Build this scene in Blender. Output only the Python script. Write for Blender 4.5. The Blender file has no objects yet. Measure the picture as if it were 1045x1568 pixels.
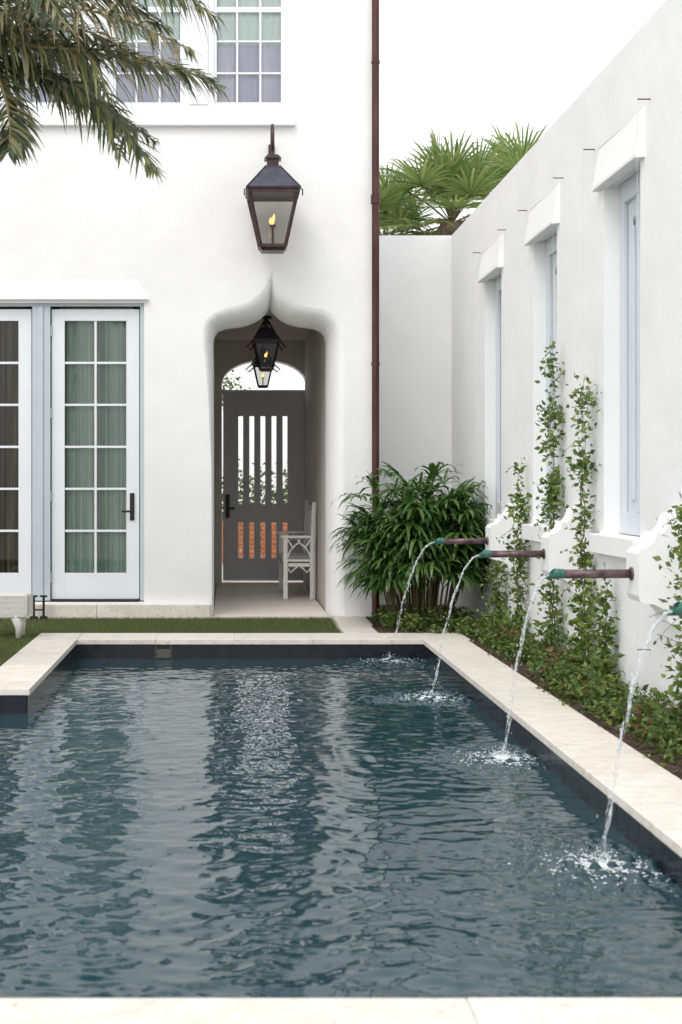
import bpy, bmesh, math, random
import numpy as np
from mathutils import Vector, Matrix
from mathutils.geometry import tessellate_polygon
R = random.Random(7)
scene = bpy.context.scene
col = scene.collection

# ---------------------------------------------------------------- materials
def nt(name):
    m = bpy.data.materials.new(name); m.use_nodes = True
    return m, m.node_tree.nodes, m.node_tree.links, m.node_tree.nodes['Principled BSDF']

def mat_noise(name, c1, c2, scale=5, rough=0.6, bump=0.0, bscale=60, detail=6, metallic=0, spec=0.4, stretch=None, bdist=0.01, pits=False):
    m, N, L, b = nt(name)
    tc = N.new('ShaderNodeTexCoord'); mp = N.new('ShaderNodeMapping')
    L.new(tc.outputs['Object'], mp.inputs[0])
    if stretch: mp.inputs['Scale'].default_value = stretch
    n = N.new('ShaderNodeTexNoise'); n.inputs['Scale'].default_value = scale; n.inputs['Detail'].default_value = detail
    L.new(mp.outputs[0], n.inputs['Vector'])
    r = N.new('ShaderNodeValToRGB'); r.color_ramp.elements[0].position = 0.32; r.color_ramp.elements[1].position = 0.68
    r.color_ramp.elements[0].color = (*c1, 1); r.color_ramp.elements[1].color = (*c2, 1)
    L.new(n.outputs['Fac'], r.inputs[0]); colout = r.outputs[0]
    if pits:
        g = N.new('ShaderNodeNewGeometry'); hv = N.new('ShaderNodeHueSaturation'); mr = N.new('ShaderNodeMapRange')
        mr.inputs[3].default_value=.90; mr.inputs[4].default_value=1.06
        L.new(g.outputs['Random Per Island'], mr.inputs[0]); L.new(mr.outputs[0], hv.inputs['Value']); L.new(colout, hv.inputs['Color'])
        v = N.new('ShaderNodeTexNoise'); v.inputs['Scale'].default_value=38; v.inputs['Detail'].default_value=3; v.inputs['Distortion'].default_value=1.2
        L.new(mp.outputs[0], v.inputs['Vector'])
        r2 = N.new('ShaderNodeValToRGB'); r2.color_ramp.elements[0].position=.30; r2.color_ramp.elements[0].color=(.62,.55,.46,1); r2.color_ramp.elements[1].position=.42; r2.color_ramp.elements[1].color=(1,1,1,1)
        L.new(v.outputs['Fac'], r2.inputs[0]); mu=N.new('ShaderNodeMixRGB'); mu.blend_type='MULTIPLY'; mu.inputs[0].default_value=.8
        L.new(hv.outputs[0], mu.inputs[1]); L.new(r2.outputs[0], mu.inputs[2]); colout=mu.outputs[0]
    L.new(colout, b.inputs['Base Color'])
    b.inputs['Roughness'].default_value = rough; b.inputs['Metallic'].default_value = metallic
    b.inputs['Specular IOR Level'].default_value = spec
    if bump:
        n2 = N.new('ShaderNodeTexNoise'); n2.inputs['Scale'].default_value = bscale; n2.inputs['Detail'].default_value = 5
        L.new(mp.outputs[0], n2.inputs['Vector'])
        bp = N.new('ShaderNodeBump'); bp.inputs['Strength'].default_value = bump; bp.inputs['Distance'].default_value = bdist
        L.new(n2.outputs['Fac'], bp.inputs['Height'])
        last = bp
        if name=='white_stucco':
            n3 = N.new('ShaderNodeTexNoise'); n3.inputs['Scale'].default_value = 3.2; n3.inputs['Detail'].default_value = 3
            L.new(mp.outputs[0], n3.inputs['Vector'])
            b3 = N.new('ShaderNodeBump'); b3.inputs['Strength'].default_value=.45; b3.inputs['Distance'].default_value=.03
            L.new(n3.outputs['Fac'], b3.inputs['Height']); L.new(bp.outputs[0], b3.inputs['Normal']); last=b3
        L.new(last.outputs[0], b.inputs['Normal'])
    return m

def mat_leaf(name, cols, rough=0.45, trans=0.3):
    m, N, L, b = nt(name)
    g = N.new('ShaderNodeNewGeometry')
    r = N.new('ShaderNodeValToRGB')
    els = r.color_ramp.elements
    while len(els) < len(cols): els.new(0.5)
    for i, c in enumerate(cols):
        els[i].position = i/(len(cols)-1); els[i].color = (*c, 1)
    L.new(g.outputs['Random Per Island'], r.inputs[0]); L.new(r.outputs[0], b.inputs['Base Color'])
    b.inputs['Roughness'].default_value = rough
    t = N.new('ShaderNodeBsdfTranslucent'); L.new(r.outputs[0], t.inputs['Color'])
    mx = N.new('ShaderNodeMixShader'); mx.inputs[0].default_value = trans
    L.new(b.outputs[0], mx.inputs[1]); L.new(t.outputs[0], mx.inputs[2])
    L.new(mx.outputs[0], N['Material Output'].inputs['Surface'])
    return m

def mat_glass(name, tint=(0.95,0.98,0.97), refl=0.0):
    m, N, L, b = nt(name)
    N.remove(b)
    tr = N.new('ShaderNodeBsdfTransparent'); tr.inputs[0].default_value = (*tint,1)
    gl = N.new('ShaderNodeBsdfGlossy'); gl.inputs['Roughness'].default_value = 0.02
    fr = N.new('ShaderNodeFresnel'); fr.inputs['IOR'].default_value = 1.5
    ad = N.new('ShaderNodeMath'); ad.operation='ADD'; ad.inputs[1].default_value = refl
    L.new(fr.outputs[0], ad.inputs[0])
    mx = N.new('ShaderNodeMixShader')
    L.new(ad.outputs[0], mx.inputs[0]); L.new(tr.outputs[0], mx.inputs[1]); L.new(gl.outputs[0], mx.inputs[2])
    L.new(mx.outputs[0], N['Material Output'].inputs['Surface'])
    return m

M = {}
M['stucco'] = mat_noise('white_stucco', (0.81,0.81,0.81), (0.86,0.86,0.86), 1.3, 0.85, 0.3, 45, spec=0.15, bdist=0.006)
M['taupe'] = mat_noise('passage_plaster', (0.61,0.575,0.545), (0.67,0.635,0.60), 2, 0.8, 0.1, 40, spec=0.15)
M['trav'] = mat_noise('travertine', (0.68,0.625,0.56), (0.80,0.755,0.695), 7, 0.6, 0.3, 90, 10, stretch=(1,2.2,1), bdist=0.003, pits=True)
M['mulch'] = mat_noise('mulch', (0.06,0.035,0.025), (0.14,0.09,0.065), 40, 0.95, 1.0, 60, bdist=0.03)
M['paving'] = mat_noise('paving', (0.5,0.47,0.43), (0.6,0.57,0.53), 1.2, 0.8, 0.2, 60)
M['lawn'] = mat_noise('lawn_base', (0.06,0.08,0.025), (0.09,0.115,0.035), 30, 0.95, 0.5, 200)
M['tile'] = mat_noise('pool_tile_dark', (0.006,0.007,0.012), (0.014,0.016,0.024), 12, 0.22)
M['basin'] = mat_noise('pool_plaster', (0.02,0.05,0.06), (0.03,0.07,0.08), 5, 0.7)
M['paint'] = mat_noise('white_painted_wood', (0.76,0.79,0.815), (0.80,0.825,0.85), 3, 0.4)
M['jamb'] = mat_noise('blue_grey_paint', (0.50,0.555,0.60), (0.54,0.59,0.635), 3, 0.45)
M['shutter'] = mat_noise('shutter_paint', (0.62,0.66,0.70), (0.66,0.70,0.735), 3, 0.5)
M['gate'] = mat_noise('grey_gate_paint', (0.56,0.57,0.59), (0.61,0.62,0.64), 3, 0.5)
M['bronze'] = mat_noise('dark_bronze', (0.035,0.022,0.021), (0.075,0.047,0.044), 14, 0.36, metallic=0.5)
M['roofm'] = mat_noise('lantern_roof', (0.06,0.06,0.085), (0.095,0.09,0.12), 10, 0.35, metallic=0.6)
M['copper'] = mat_noise('aged_copper', (0.055,0.021,0.02), (0.10,0.042,0.038), 16, 0.42, metallic=0.45, stretch=(1,1,0.2))
M['verdigris'] = mat_noise('verdigris', (0.03,0.12,0.10), (0.10,0.24,0.20), 60, 0.6, metallic=0.3)
M['pipe'] = mat_noise('spout_pipe', (0.06,0.04,0.045), (0.21,0.14,0.145), 25, 0.45, metallic=0.5)
M['black'] = mat_noise('black_iron', (0.012,0.012,0.012), (0.02,0.02,0.02), 10, 0.5)
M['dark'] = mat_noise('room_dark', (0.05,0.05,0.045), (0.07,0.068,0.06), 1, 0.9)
M['curtain'] = mat_noise('sage_curtain', (0.36,0.46,0.405), (0.50,0.60,0.54), 3, 0.9, stretch=(9,9,0.3))
M['curtain2'] = mat_noise('painted_dim_gold_curtain', (0.015,0.015,0.012), (0.20,0.17,0.10), 3, 0.9, stretch=(9,9,0.25))  # dim room and golden glass reflections painted into the curtain colour
M['sheer'] = mat_noise('sheer_blind', (0.80,0.88,0.86), (0.84,0.91,0.89), 2, 0.9)
M['lav'] = mat_noise('lavender_blind', (0.60,0.58,0.72), (0.80,0.79,0.87), 2, 0.9, stretch=(5,5,0.3))
M['bench'] = mat_noise('bench_paint', (0.78,0.765,0.75), (0.83,0.82,0.80), 8, 0.5)
M['wicker'] = mat_noise('white_wicker', (0.72,0.70,0.66), (0.81,0.79,0.75), 60, 0.6, 0.6, 120)
M['glass'] = mat_glass('window_glass')
M['lglass'] = mat_glass('lantern_glass', (0.74,0.73,0.71), 0.03)
M['brick'] = mat_noise('brick', (0.50,0.17,0.08), (0.62,0.26,0.13), 9, 0.9)
M['bark'] = mat_noise('palm_bark', (0.10,0.075,0.05), (0.20,0.16,0.12), 14, 0.95, 0.9, 30, bdist=0.03)
M['cane'] = mat_noise('cane', (0.09,0.08,0.03), (0.16,0.13,0.06), 14, 0.8)
M['wire'] = mat_noise('steel_wire', (0.6,0.6,0.6), (0.7,0.7,0.7), 10, 0.4, metallic=0.2)
M['skim'] = mat_noise('skimmer', (0.09,0.08,0.07), (0.12,0.105,0.09), 10, 0.6)
M['date'] = mat_leaf('date_palm_leaf', [(0.045,0.08,0.04),(0.12,0.16,0.07),(0.08,0.12,0.06),(0.30,0.31,0.11),(0.13,0.16,0.11),(0.05,0.085,0.05)],trans=.4)
M['dated'] = mat_leaf('date_palm_dry', [(0.40,0.32,0.18),(0.24,0.20,0.11),(0.15,0.18,0.09),(0.48,0.40,0.24),(0.17,0.18,0.11)],trans=.4)
M['rachis'] = mat_noise('rachis', (0.28,0.22,0.11), (0.36,0.29,0.15), 10, 0.6)
M['fan'] = mat_leaf('fan_palm_leaf', [(0.16,0.26,0.07),(0.30,0.39,0.12),(0.12,0.21,0.06),(0.42,0.48,0.19)],trans=.5)
M['hedge'] = mat_leaf('hedge_leaf', [(0.07,0.13,0.04),(0.14,0.20,0.06),(0.06,0.11,0.035)],trans=.4)
M['fandry'] = mat_leaf('fan_palm_dry', [(0.45,0.35,0.22),(0.56,0.46,0.31),(0.4,0.32,0.17)],trans=.45)
M['lady'] = mat_leaf('lady_palm_leaf', [(0.028,0.075,0.017),(0.065,0.15,0.028),(0.11,0.21,0.045),(0.04,0.10,0.022)], 0.33, 0.3)
M['vine'] = mat_leaf('vine_leaf', [(0.07,0.14,0.025),(0.14,0.23,0.04),(0.045,0.10,0.02),(0.30,0.35,0.075),(0.09,0.16,0.035)], 0.4, 0.35)
M['cover'] = mat_leaf('ground_cover_leaf', [(0.035,0.075,0.016),(0.08,0.155,0.033),(0.05,0.10,0.022),(0.24,0.28,0.06),(0.03,0.06,0.014)], 0.4, 0.3)
M['reddish'] = mat_leaf('reddish_leaf', [(0.12,0.05,0.03),(0.18,0.08,0.04),(0.08,0.05,0.02)], 0.4, 0.2)
M['grass'] = mat_leaf('grass_blade', [(0.09,0.125,0.035),(0.14,0.175,0.055),(0.105,0.14,0.04),(0.19,0.21,0.075)], 0.6, 0.25)
m, N, L, b = nt('gas_flame'); b.inputs['Emission Color'].default_value=(1,0.40,0.10,1); b.inputs['Emission Strength'].default_value=4; b.inputs['Base Color'].default_value=(1,0.5,0.2,1); M['flame']=m
m, N, L, b = nt('falling_water')
b.inputs['Base Color'].default_value=(0.72,0.77,0.79,1); b.inputs['Roughness'].default_value=0.08; b.inputs['IOR'].default_value=1.33
tr = N.new('ShaderNodeBsdfTransparent'); mx = N.new('ShaderNodeMixShader')
n = N.new('ShaderNodeTexNoise'); n.inputs['Scale'].default_value=45; tc=N.new('ShaderNodeTexCoord'); L.new(tc.outputs['Object'], n.inputs['Vector'])
r = N.new('ShaderNodeMapRange'); r.inputs[1].default_value=0.42; r.inputs[2].default_value=0.66; r.inputs[3].default_value=0.10; r.inputs[4].default_value=0.75
L.new(n.outputs['Fac'], r.inputs[0]); L.new(r.outputs[0], mx.inputs[0]); L.new(tr.outputs[0], mx.inputs[1]); L.new(b.outputs[0], mx.inputs[2])
L.new(mx.outputs[0], N['Material Output'].inputs['Surface']); M['fall']=m
m, N, L, b = nt('foam'); b.inputs['Base Color'].default_value=(0.80,0.85,0.87,1); b.inputs['Roughness'].default_value=0.2; M['foam']=m
m, N, L, b = nt('pool_water')
b.inputs['Base Color'].default_value=(0.013,0.046,0.060,1); b.inputs['Roughness'].default_value=0.008; b.inputs['IOR'].default_value=1.46
tc=N.new('ShaderNodeTexCoord'); n=N.new('ShaderNodeTexNoise'); n.inputs['Scale'].default_value=30; n.inputs['Detail'].default_value=2
L.new(tc.outputs['Object'], n.inputs['Vector'])
bp=N.new('ShaderNodeBump'); bp.inputs['Strength'].default_value=0.14; bp.inputs['Distance'].default_value=0.005
L.new(n.outputs['Fac'], bp.inputs['Height']); L.new(bp.outputs[0], b.inputs['Normal']); M['water']=m

# ---------------------------------------------------------------- mesh helpers
class MB:
    def __init__(s): s.v=[]; s.f=[]; s.m=[]; s.mats=[]
    def mi(s, k):
        if k not in s.mats: s.mats.append(k)
        return s.mats.index(k)
    def poly(s, pts, k):
        i=len(s.v); s.v += [tuple(p) for p in pts]; s.f.append(tuple(range(i,i+len(pts)))); s.m.append(s.mi(k))
    def box(s, x0,x1,y0,y1,z0,z1,k):
        i=len(s.v)
        s.v += [(x0,y0,z0),(x1,y0,z0),(x1,y1,z0),(x0,y1,z0),(x0,y0,z1),(x1,y0,z1),(x1,y1,z1),(x0,y1,z1)]
        for q in [(0,3,2,1),(4,5,6,7),(0,1,5,4),(1,2,6,5),(2,3,7,6),(3,0,4,7)]:
            s.f.append(tuple(i+a for a in q)); s.m.append(s.mi(k))
    def frustum(s, c, hx0,hy0,z0,hx1,hy1,z1,k):
        i=len(s.v); x,y=c
        for hx,hy,z in ((hx0,hy0,z0),(hx1,hy1,z1)):
            s.v += [(x-hx,y-hy,z),(x+hx,y-hy,z),(x+hx,y+hy,z),(x-hx,y+hy,z)]
        for q in [(0,3,2,1),(4,5,6,7),(0,1,5,4),(1,2,6,5),(2,3,7,6),(3,0,4,7)]:
            s.f.append(tuple(i+a for a in q)); s.m.append(s.mi(k))
    def tube(s, pts, rad, k, n=8, cap=True):
        pts=[Vector(p) for p in pts]
        if not hasattr(rad,'__len__'): rad=[rad]*len(pts)
        i0=len(s.v); prev=None
        for j,p in enumerate(pts):
            t=(pts[min(j+1,len(pts)-1)]-pts[max(j-1,0)]).normalized()
            if prev is None:
                a=Vector((0,0,1)) if abs(t.z)<0.9 else Vector((1,0,0)); u=t.cross(a).normalized()
            else:
                u=(prev-t*prev.dot(t)).normalized()
            prev=u; w=t.cross(u)
            for q in range(n):
                an=2*math.pi*q/n; s.v.append(tuple(p+(u*math.cos(an)+w*math.sin(an))*rad[j]))
        mi=s.mi(k)
        for j in range(len(pts)-1):
            for q in range(n):
                a=i0+j*n+q; b_=i0+j*n+(q+1)%n
                s.f.append((a,b_,b_+n,a+n)); s.m.append(mi)
        if cap:
            s.f.append(tuple(i0+q for q in range(n))[::-1]); s.m.append(mi)
            e=i0+(len(pts)-1)*n; s.f.append(tuple(e+q for q in range(n))); s.m.append(mi)
    def strip(s, pts, ws, side, k):
        i=len(s.v)
        for p,w in zip(pts,ws):
            s.v.append(tuple(p-side*w)); s.v.append(tuple(p+side*w))
        mi=s.mi(k)
        for j in range(len(pts)-1):
            a=i+2*j; s.f.append((a,a+1,a+3,a+2)); s.m.append(mi)
    def prism_y(s, prof, y0, y1, k):
        i=len(s.v); n=len(prof)
        for y in (y0,y1): s.v += [(p[0],y,p[1]) for p in prof]
        mi=s.mi(k)
        for t in tessellate_polygon([[Vector((p[0],p[1],0)) for p in prof]]):
            s.f.append(tuple(i+a for a in t)); s.m.append(mi)
            s.f.append(tuple(i+n+a for a in t)[::-1]); s.m.append(mi)
        for j in range(n):
            a=i+j; b_=i+(j+1)%n; s.f.append((a,b_,b_+n,a+n)); s.m.append(mi)
    def plate(s, loops, mapf, k):
        i=len(s.v); L3=[[Vector((p[0],p[1],0)) for p in lp] for lp in loops]
        for lp in loops: s.v += [tuple(mapf(p[0],p[1])) for p in lp]
        mi=s.mi(k)
        for t in tessellate_polygon(L3): s.f.append(tuple(i+a for a in t)); s.m.append(mi)
    def loft(s, A, B, k, closed=False):
        i=len(s.v); n=len(A); s.v += [tuple(p) for p in A]+[tuple(p) for p in B]; mi=s.mi(k)
        for j in range(n if closed else n-1):
            b_=(j+1)%n; s.f.append((i+j,i+b_,i+n+b_,i+n+j)); s.m.append(mi)
    def obj(s, name, parent=None, smooth=False, bevel=0, seg=2, fix=False):
        me=bpy.data.meshes.new(name); me.from_pydata(s.v,[],s.f)
        for k in s.mats: me.materials.append(M[k])
        me.polygons.foreach_set('material_index', s.m)
        if smooth: me.polygons.foreach_set('use_smooth',[True]*len(me.polygons))
        me.update()
        if fix:
            bm=bmesh.new(); bm.from_mesh(me); bmesh.ops.remove_doubles(bm,verts=bm.verts,dist=1e-5); bmesh.ops.recalc_face_normals(bm,faces=bm.faces); bm.to_mesh(me); bm.free()
        o=bpy.data.objects.new(name,me); col.objects.link(o)
        if bevel:
            md=o.modifiers.new('bevel','BEVEL'); md.width=bevel; md.segments=seg; md.limit_method='ANGLE'
        if parent: o.parent=parent
        return o
def empty(name, loc=(0,0,0)):
    e=bpy.data.objects.new(name,None); e.empty_display_size=0.2; col.objects.link(e); return e

# facade survey: 1 unit of elevation drawing = K metres
FY=13.8; K=FY/2178.0
fx=lambda p:(p-348)*K
fh=lambda q:1.3+(738-q)*K
rect=lambda x0,x1,z0,z1:[(x0,z0),(x1,z0),(x1,z1),(x0,z1)]

# ---------------------------------------------------------------- townhouse
house=empty('townhouse')
HT=8.5; HX0=-9.0; HX1=1.475
outer_px=[(325,945),(324,720),(318,590),(311,528),(311,502),(318,487),(330,478),(346,472),(366,468),(385,460),(398,449),(407,437),(413,423),(417,409),
          (421,423),(427,437),(437,451),(450,462),(470,469),(490,472),(505,478),(517,489),(524,503),(527,518),(528,545),(528,720),(528,945)]
inner_px=[(328,938),(328,720),(327.5,560),(327,526),(329,514),(334,507),(343,503),(355,501),(372,499),(387,494),(398,488),(405,482),(410,476),(413.5,468),
          (417,476),(422,482),(430,489),(441,495),(457,499),(473,501),(484,503),(492,507),(497,513),(500,523),(500,545),(500,720),(500,938)]
outer=[(fx(a),fh(b)) for a,b in outer_px]; outer[0]=(outer[0][0],-0.05); outer[-1]=(outer[-1][0],-0.05)
IY=14.16; KI=IY/2178
inner=[((a-348)*KI, 1.3+(738-b)*KI) for a,b in inner_px]; inner[0]=(inner[0][0],-0.05); inner[-1]=(inner[-1][0],-0.05)
DO=(fx(-95),fx(221),fh(922),fh(464))
UW=(fx(-145),fx(447),fh(172),fh(-110))
mb=MB()
wall_outline=[(HX0,-0.05)]+outer+[(HX1,-0.05),(HX1,HT),(HX0,HT)]
mb.plate([wall_outline, rect(DO[0],DO[1],DO[2],DO[3])[::-1], rect(*UW)[::-1]], lambda a,b:(a,FY,b),'stucco')
for (x0,x1,z0,z1),d in ((DO,0.13),(UW,0.10)):
    A=[(p[0],FY,p[1]) for p in rect(x0,x1,z0,z1)]; B=[(p[0],FY+d,p[1]) for p in rect(x0,x1,z0,z1)]
    mb.loft(A,B,'stucco',True)
mb.poly([(HX1,FY,-0.05),(HX1,18.6,-0.05),(HX1,18.6,HT),(HX1,FY,HT)],'stucco')
mb.poly([(HX0,FY,-0.05),(HX0,18.6,-0.05),(HX0,18.6,HT),(HX0,FY,HT)],'stucco')
mb.poly([(HX0,FY,HT),(HX1,FY,HT),(HX1,18.6,HT),(HX0,18.6,HT)],'stucco')
mb.obj('stucco_facade',house)
mb=MB(); prev=[(p[0],FY,p[1]) for p in outer]
S=9
for i in range(1,S+1):
    t=i/S; s_=math.sin(t*math.pi/2); c_=1-math.cos(t*math.pi/2)
    cur=[(o[0]+(n_[0]-o[0])*s_, FY+(IY-FY)*c_, o[1]+(n_[1]-o[1])*s_) for o,n_ in zip(outer,inner)]
    mb.loft(prev,cur,'stucco'); prev=cur
back=[(a[0],IY+0.12,a[2]) for a in prev]; mb.loft(prev,back,'stucco')
mb.obj('ogee_arch_reveal',house,smooth=True,fix=True)
PX0,PX1,PY0,PY1,PH=-0.15,1.0,IY+0.12,18.3,3.12
mb=MB()
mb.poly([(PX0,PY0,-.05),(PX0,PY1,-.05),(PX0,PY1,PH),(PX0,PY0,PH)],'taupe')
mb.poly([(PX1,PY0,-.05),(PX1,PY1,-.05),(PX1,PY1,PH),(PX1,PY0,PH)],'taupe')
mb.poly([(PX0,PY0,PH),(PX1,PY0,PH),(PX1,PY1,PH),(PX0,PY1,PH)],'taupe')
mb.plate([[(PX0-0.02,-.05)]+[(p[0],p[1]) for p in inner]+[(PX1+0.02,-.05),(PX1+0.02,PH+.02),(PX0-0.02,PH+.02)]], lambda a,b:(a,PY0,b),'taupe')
K2=18.3/2178; gx=lambda p:(p-348)*K2; gh=lambda q:1.3+(738-q)*K2
arch=[(gx(340),-.05),(gx(340),gh(598))]+[(gx(405)-math.cos(a)*abs(gx(405)-gx(340)), gh(588)+math.sin(a)*(gh(551)-gh(588))) for a in [math.pi*i/16 for i in range(0,17)]]+[(gx(470),gh(598)),(gx(470),-.05)]
endw=[(HX0,-.05)]+arch+[(HX1,-.05),(HX1,HT),(HX0,HT)]
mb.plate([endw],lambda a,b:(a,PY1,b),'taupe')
mb.plate([endw],lambda a,b:(a,PY1+.3,b),'stucco')
mb.loft([(p[0],PY1,p[1]) for p in arch],[(p[0],PY1+.3,p[1]) for p in arch],'stucco')
mb.obj('passage_walls',house)
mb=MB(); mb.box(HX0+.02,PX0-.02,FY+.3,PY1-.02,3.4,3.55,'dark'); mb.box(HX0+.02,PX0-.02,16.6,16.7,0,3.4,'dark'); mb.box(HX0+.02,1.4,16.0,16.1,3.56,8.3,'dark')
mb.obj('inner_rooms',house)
mb=MB()
G=rect(gx(342),gx(468),0.03,gh(602))
holes=[]
for c in (369,386,403,420,437):
    holes.append(rect(gx(c-3.6),gx(c+3.6),gh(772),gh(637))[::-1]); holes.append(rect(gx(c-3.6),gx(c+3.6),gh(855),gh(800))[::-1])
for y in (PY1+.03,PY1+.08): mb.plate([G]+holes,lambda a,b,y=y:(a,y,b),'gate')
for h_ in [G]+holes: mb.loft([(p[0],PY1+.03,p[1]) for p in h_],[(p[0],PY1+.08,p[1]) for p in h_],'gate',True)
mb.box(gx(340),gx(470),PY1+.01,PY1+.10,gh(603),gh(597),'gate')
for c in (359,378,395,411.5,428.5,446): mb.box(gx(c-.35),gx(c+.35),PY1+.024,PY1+.0305,0.1,gh(604),'gate')
mb.box(gx(346),gx(462),PY1-.005,PY1+.03,0.03,0.055,'paint')
mb.obj('garden_gate',house)
mb=MB(); mb.box(gx(346),gx(352),PY1-.03,PY1+.023,gh(793),gh(757),'black'); mb.tube([(gx(349),PY1-.03,gh(778)),(gx(349),PY1-.08,gh(778)),(gx(360),PY1-.08,gh(778))],.012,'black'); mb.obj('gate_handle',house,bevel=.003)

mb=MB()
zt,zb=fh(428),fh(459)
x0,x1=fx(-110),fx(228)
P=[(x0,FY-.004,zt),(x1-.12,FY-.004,zt)]; Q=[(x0,FY-.045,zb),(x1,FY-.045,zb)]; Rr=[(x0,FY+.02,zb),(x1,FY+.02,zb)]
mb.poly([P[0],P[1],Q[1],Q[0]],'stucco'); mb.poly([Q[0],Q[1],Rr[1],Rr[0]],'stucco'); mb.poly([P[1],(x1,FY+.02,zb),Q[1]],'stucco')
mb.obj('door_hood',house)
def french_door(x0,x1,curt,handle):
    D=FY+.07; z0,z1=fh(918),fh(472); st=20*K; tr_=18*K; br=40*K; T=.045
    mb=MB()
    mb.box(x0,x0+st,D,D+T,z0,z1,'paint'); mb.box(x1-st,x1,D,D+T,z0,z1,'paint')
    mb.box(x0+st,x1-st,D,D+T,z1-tr_,z1,'paint'); mb.box(x0+st,x1-st,D,D+T,z0,z0+br,'paint')
    gx0,gx1,gz0,gz1=x0+st,x1-st,z0+br,z1-tr_; w=.0115
    xm=(gx0+gx1)/2; mb.box(xm-w,xm+w,D+.006,D+T-.006,gz0,gz1,'paint')
    for i in range(1,6):
        z=gz0+(gz1-gz0)*i/6
        mb.box(gx0,xm-w,D+.006,D+T-.006,z-w,z+w,'paint'); mb.box(xm+w,gx1,D+.006,D+T-.006,z-w,z+w,'paint')
    mb.obj('french_door_frame',house,bevel=.003)
    g=MB(); g.poly([(gx0,D+.024,gz0),(gx1,D+.024,gz0),(gx1,D+.024,gz1),(gx0,D+.024,gz1)],'glass'); g.obj('door_glass',house)
    c=MB(); n=260; A=[];B=[]
    for i in range(n+1):
        x=gx0-.06+(gx1-gx0+.12)*i/n; ph=i*.36+1.9*math.sin(i*.083)+.8*math.sin(i*.21)
        amp=.016+.009*math.sin(i*.05)
        A.append((x,D+.085+amp*math.sin(ph),z0)); B.append((x,D+.085+amp*.8*math.sin(ph+.3),z1+.02))
    c.loft(A,B,curt); c.obj('curtain',house,smooth=True)
    if handle:
        h=MB(); hx=x1-st*.55
        h.box(hx-.022,hx+.022,D-.012,D,fh(797),fh(755),'black')
        h.tube([(hx,D-.01,fh(783)),(hx,D-.06,fh(783)),(hx-.10,D-.06,fh(783))],.01,'black'); h.obj('door_handle',house,bevel=.002)
    h=MB()
    for q in (505,632,760,885): h.box(x0-.012,x0+.010,D-.012,D-.001,fh(q)-.05,fh(q)+.05,'jamb')
    h.obj('door_hinges',house)
french_door(fx(78),fx(213),'curtain',True)
french_door(fx(-88),fx(47),'curtain2',False)
mb=MB()
D=FY+.06; 
mb.box(fx(49),fx(76.5),D-.03,D+.08,fh(920),fh(468),'jamb'); mb.box(fx(58),fx(66),D-.045,D-.0305,fh(920),fh(468),'jamb')
mb.box(fx(214.5),fx(220.9),D-.02,D+.07,fh(920),fh(468),'jamb'); mb.box(fx(-94.8),fx(220.8),D-.022,D+.072,fh(468)+.0,fh(464.2),'jamb')
mb.box(fx(78),fx(213),D-.05,D+.07,fh(921.5),fh(918.5),'black')
mb.box(fx(-95),fx(47),D-.05,D+.07,fh(921.5),fh(918.5),'black')
mb.box(fx(-94.8),fx(-89),D-.02,D+.07,fh(920),fh(468),'jamb')
mb.obj('door_jambs',house,bevel=.003)
mb=MB(); x=fx(-140)
for xe in (fx(-20),fx(150),fx(323)):
    mb.box(x+.002,xe-.002,FY-.10,FY+.0-.003,-.02,fh(924.5),'trav'); x=xe
mb.box(fx(-94),fx(220),FY-.003,FY+.1,.1,fh(923.5),'trav')
mb.obj('door_step',house,bevel=.005)
mb=MB(); D=FY+.05
xs=[fx(328+155*-i) for i in range(4)]; W=107*K
mb.box(UW[0],UW[1],D,D+.05,fh(171.9),fh(158),'paint')
mb.box(fx(435),UW[1],D,D+.05,fh(158),UW[3],'paint')
for i,x in enumerate(xs):
    xl=x-48*K if i<3 else UW[0]
    mb.box(xl,x,D,D+.05,fh(158),UW[3],'paint')
    if i<3: mb.box(xl+.06,x-.06,D-.02,D-.001,fh(158),UW[3],'paint')
    s=.026; mb.box(x,x+W,D+.015,D+.04,fh(158),fh(158)+s,'paint'); mb.box(x,x+s,D+.015,D+.04,fh(158)+s,UW[3],'paint'); mb.box(x+W-s,x+W,D+.015,D+.04,fh(158)+s,UW[3],'paint')
    for q in (1,2): xc=x+W*q/3; mb.box(xc-.010,xc+.010,D+.018,D+.038,fh(158)+s,UW[3],'paint')
    for q in range(1,6):
        zc=fh(158)+49*K*q; w=.026 if q==3 else .009
        mb.box(x+s,x+W-s,D+.016,D+.0375,zc-w,zc+w,'paint')
mb.obj('upper_windows',house,bevel=.002)
g=MB(); g.poly([(UW[0],D+.028,UW[2]),(UW[1],D+.028,UW[2]),(UW[1],D+.028,UW[3]),(UW[0],D+.028,UW[3])],'glass'); g.obj('upper_window_glass',house)
c=MB(); A=[];B=[];C=[];n=500
for i in range(n+1):
    x=UW[0]+(UW[1]-UW[0])*i/n; y=D+.075+.008*math.sin(i*.55+math.sin(i*.07)*2); A.append((x,y,UW[2]));B.append((x,y,fh(64)));C.append((x,y,UW[3]))
c.loft(A,B,'lav'); c.loft(B,C,'sheer'); c.obj('window_blinds',house,smooth=True)
mb=MB(); mb.box(UW[0]-.05,fx(452),FY-.06,FY+.05,fh(194),fh(183),'stucco'); mb.box(UW[0]-.05,fx(450),FY-.05,FY+.06,fh(183)+.0005,fh(172)-.001,'stucco'); mb.obj('window_sill',house,bevel=.008)
mb=MB(); xd=fx(574.5); r=.036
mb.tube([(xd,FY-.06,.0),(xd,FY-.06,HT)],r,'copper',20)
mb.tube([(xd,FY-.06,fh(314)),(xd,FY-.06,fh(300))],r+.010,'copper',20)
for q in (100,560,830): mb.tube([(xd,FY-.06,fh(q)),(xd,FY-.06,fh(q-4))],r+.006,'copper',20)
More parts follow.
